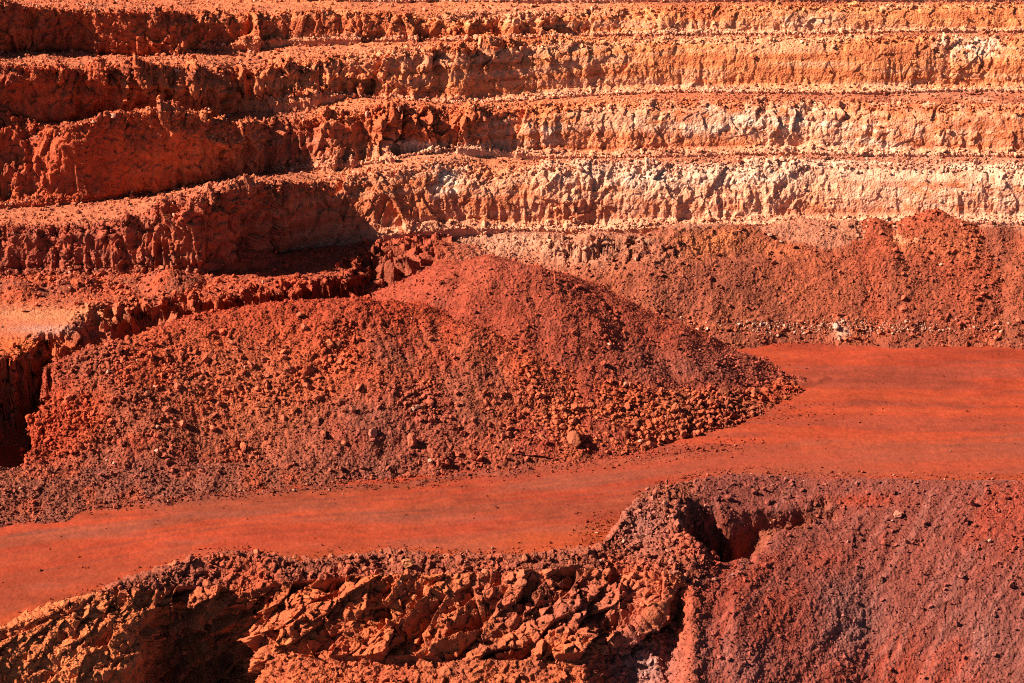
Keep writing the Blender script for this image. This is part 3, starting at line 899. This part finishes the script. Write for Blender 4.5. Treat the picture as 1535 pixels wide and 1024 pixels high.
C = mixc(C, GREY, rightslope * (blob(px, py, 1270, 930, 60, 55) * .35 + blob(px, py, 1120, 1000, 80, 40) * .3 + blob(px, py, 1480, 960, 70, 70) * .2))
C = mixc(C, GREY, blob(px, py, 965, 1000, 50, 45) * .9 + blob(px, py, 965, 790, 40, 40) * .35)
C = mixc(C, RED, blob(px, py, 1290, 750, 60, 9) * .7 + blob(px, py, 1230, 840, 60, 20) * .3)
C = mixc(C, BROWN, sstep(1.3, .8, dist / wid) * (dep > 1) * .9)  # inside of the funnel mixed towards BROWN, less red
C = C * (.74 + .52 * np.where(cl > .5, cid * .5 + gid * .5, .25 + .5 * gid))[..., None]
S_fg = dict(V=V, C=C, A=area(V), px=px, py=py, cl=cl)
w = (1 - .75 * cl) * (py > 700) * (.35 + 1.0 * np.exp(-((rid - 2.2) / .8) ** 2)[:, None]) * (1 - .55 * rightslope)
w = w + 1.6 * blob(px, py, 1040, 850, 70, 30) + 1.3 * blob(px, py, 970, 790, 50, 50) + 1.3 * blob(px, py, 960, 1000, 50, 40) + .8 * blob(px, py, 1500, 820, 50, 60)
w = w * (1 - .6 * blob(px, py, 1180, 830, 110, 30)) * (rid[:, None] > 0)
rk = scatter2(S_fg, (1 - .8 * cl) * (py > 700) * (rid[:, None] > 0), w, 45000, 5500, .19, .42, .55, 501, .015)
pf = 1000.0
cut = int(np.argmin(abs(cx - 1022)))
qr = grid_quads(V.shape[0], V.shape[1]).reshape(V.shape[0] - 1, V.shape[1] - 1, 4)
def in_side(r, left):
    v, f, c = r
    nv = len(v) // 1
    pxx, _ = project(v)
    tri = pxx[f].mean(1)
    return (v, f[(tri < 1022) == left], c)
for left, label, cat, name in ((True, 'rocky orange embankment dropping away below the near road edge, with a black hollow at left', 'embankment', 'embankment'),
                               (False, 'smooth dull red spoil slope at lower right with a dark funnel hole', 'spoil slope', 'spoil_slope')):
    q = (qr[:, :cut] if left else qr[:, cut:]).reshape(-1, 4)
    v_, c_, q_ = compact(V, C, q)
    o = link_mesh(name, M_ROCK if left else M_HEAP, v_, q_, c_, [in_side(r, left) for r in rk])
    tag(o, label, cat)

# ================================================================== loose stones on the floor
wf = (np.clip(windrow, 0, 1) * 1.5 * sstep(900, 300, S_floor['px'])
      + blob(S_floor['px'], S_floor['py'], 905, 795, 30, 25) * .6 + blob(S_floor['px'], S_floor['py'], 1120, 620, 120, 14) * .3
      + np.exp(-((rm_floor + 1) / 10.0) ** 2) * .5 * sstep(1180, 1050, S_floor['px'])
      + np.exp(-((lo_floor - S_floor['py'] - 5) / 7.0) ** 2) * .4
      + np.exp(-((S_floor['py'] - 511) / 5.0) ** 2) * sstep(1080, 1130, S_floor['px']) * .8 + .004) * (S_floor['py'] < lo_floor)
rk = scatter(S_floor, wf, 13000, .085, .42, .3, 601, .02, rmin=.05)
o = link_mesh('loose_stones', M_HEAP, None, None, None, rk)
tag(o, 'small loose stones scattered along the road edges', 'stones', None, 'stuff')

# ================================================================== boulders: each one an object
rng = np.random.default_rng(77)
count = 0
def boulder(pos, rad, col, label, group=None, flat=1.0):
    global count
    T, f = ROCK_L
    v = T[rng.integers(0, len(T))] * (np.array([rng.uniform(.85, 1.25), rng.uniform(.7, 1.0), rng.uniform(.6, .9) * flat]) * rad)
    v = v @ rand_rot(1, rng)[0].T
    v = v + fbm(v + pos, 2.2, 2, 5)[:, None] * .06 * rad
    c = np.repeat(np.array(col, float)[None], len(v), 0)
    o = link_mesh('boulder', M_BOULDER, v, f, c, ()) if False else link_mesh('boulder', M_BOULDER, None, None, None, [(v, f, c)])
    o.location = pos
    tag(o, label, 'boulder', group)
    count += 1
    return o

def put(S, x, y, rad, col, label, group=None, sink=.25):
    d = (S['px'] - x) ** 2 + (S['py'] - y) ** 2
    near = np.argwhere(d < 9)
    if len(near) == 0:
        near = np.argwhere(d <= d.min() + 1e-6)
    V = S['V'][near[:, 0], near[:, 1]]
    p = V[np.argmin(V[:, 1])].copy()       # the surface nearest the viewer
    p[2] += rad * (.7 - sink * 1.4)
    boulder(p, rad, col, label, group)

# ones that stand out
put(S_front, 862, 660, 1.15, (.30, .075, .034), 'largest boulder at the foot of the front heap, right of its middle, beside the road')
put(S_front, 616, 662, .95, (.36, .085, .04), 'lone rust boulder low on the front heap with a dark shadow beside it')
put(S_front, 560, 648, .75, (.40, .12, .07), 'pale reddish block on the lower middle of the front heap')
put(S_bank, 1252, 491, .75, (.55, .33, .23), 'largest white boulder in the pale line at the foot of the long bank')
put(S_fg, 612, 846, .8, (.46, .15, .06), 'squarish orange block on the near road edge above the rocky embankment')
put(S_fg, 1343, 770, .55, (.40, .13, .08), 'single round stone near the top of the smooth lower right slope')
put(S_front, 497, 515, .8, (.42, .11, .045), 'orange block at the top of a small cluster on the front heap')
zones = [
    (S_front, lambda S: blob(S['px'], S['py'], 960, 625, 170, 38), 70, .42, .85, (.37, .085, .036), 'angular rust boulder on the lower right flank of the front heap', 'boulders on the right flank of the front heap'),
    (S_front, lambda S: blob(S['px'], S['py'], 400, 580, 190, 60), 55, .38, .75, (.36, .085, .04), 'angular red boulder on the left half of the front heap', 'boulders on the left half of the front heap'),
    (S_fg, lambda S: blob(S['px'], S['py'], 1040, 855, 55, 25) + blob(S['px'], S['py'], 980, 780, 40, 40), 40, .35, .65, (.33, .10, .06), 'brown boulder on the rim around the dark funnel hole', 'boulders around the funnel hole'),
    (S_fg, lambda S: (S['py'] < 880) * blob(S['px'], S['py'], 560, 845, 300, 14), 40, .35, .65, (.38, .10, .045), 'rust boulder along the near road edge above the rocky embankment', 'boulders along the near road edge'),
    (S_cone, lambda S: blob(S['px'], S['py'], 1420, 490, 130, 10), 16, .18, .36, (.52, .27, .18), 'whitish boulder at the foot of the far right spoil cone', 'white boulders at the foot of the spoil cone'),
    (S_bank, lambda S: blob(S['px'], S['py'], 1180, 490, 150, 9), 34, .18, .40, (.52, .27, .18), 'whitish boulder in the pale line at the foot of the long bank', 'white boulders at the foot of the bank'),
    (S_bank, lambda S: blob(S['px'], S['py'], 880, 375, 120, 16), 38, .35, .65, (.44, .18, .10), 'tan boulder high on the bank behind the rear heap', 'boulders high on the long bank'),
]
for S, wf_, n, r0, r1, col, label, group in zones:
    V, n_ = S['V'].reshape(-1, 3), n
    w = (wf_(S) * S['A'] * (S.get('w', 1 + 0 * S['px']) > 0)).ravel()
    cdf = np.cumsum(w); cdf /= cdf[-1]
    ii = np.searchsorted(cdf, rng.random(n_))
    for i in ii:
        rad = r0 * (r1 / r0) ** (rng.random() ** 1.6)
        p = V[min(i, len(V) - 1)].copy(); p[2] += rad * rng.uniform(-.05, .3)
        boulder(p, rad, np.array(col) * rng.uniform(.8, 1.2), label, group)
print('boulders', count, 'verts', sum(len(o.data.vertices) for o in scene.objects if o.type == 'MESH'))
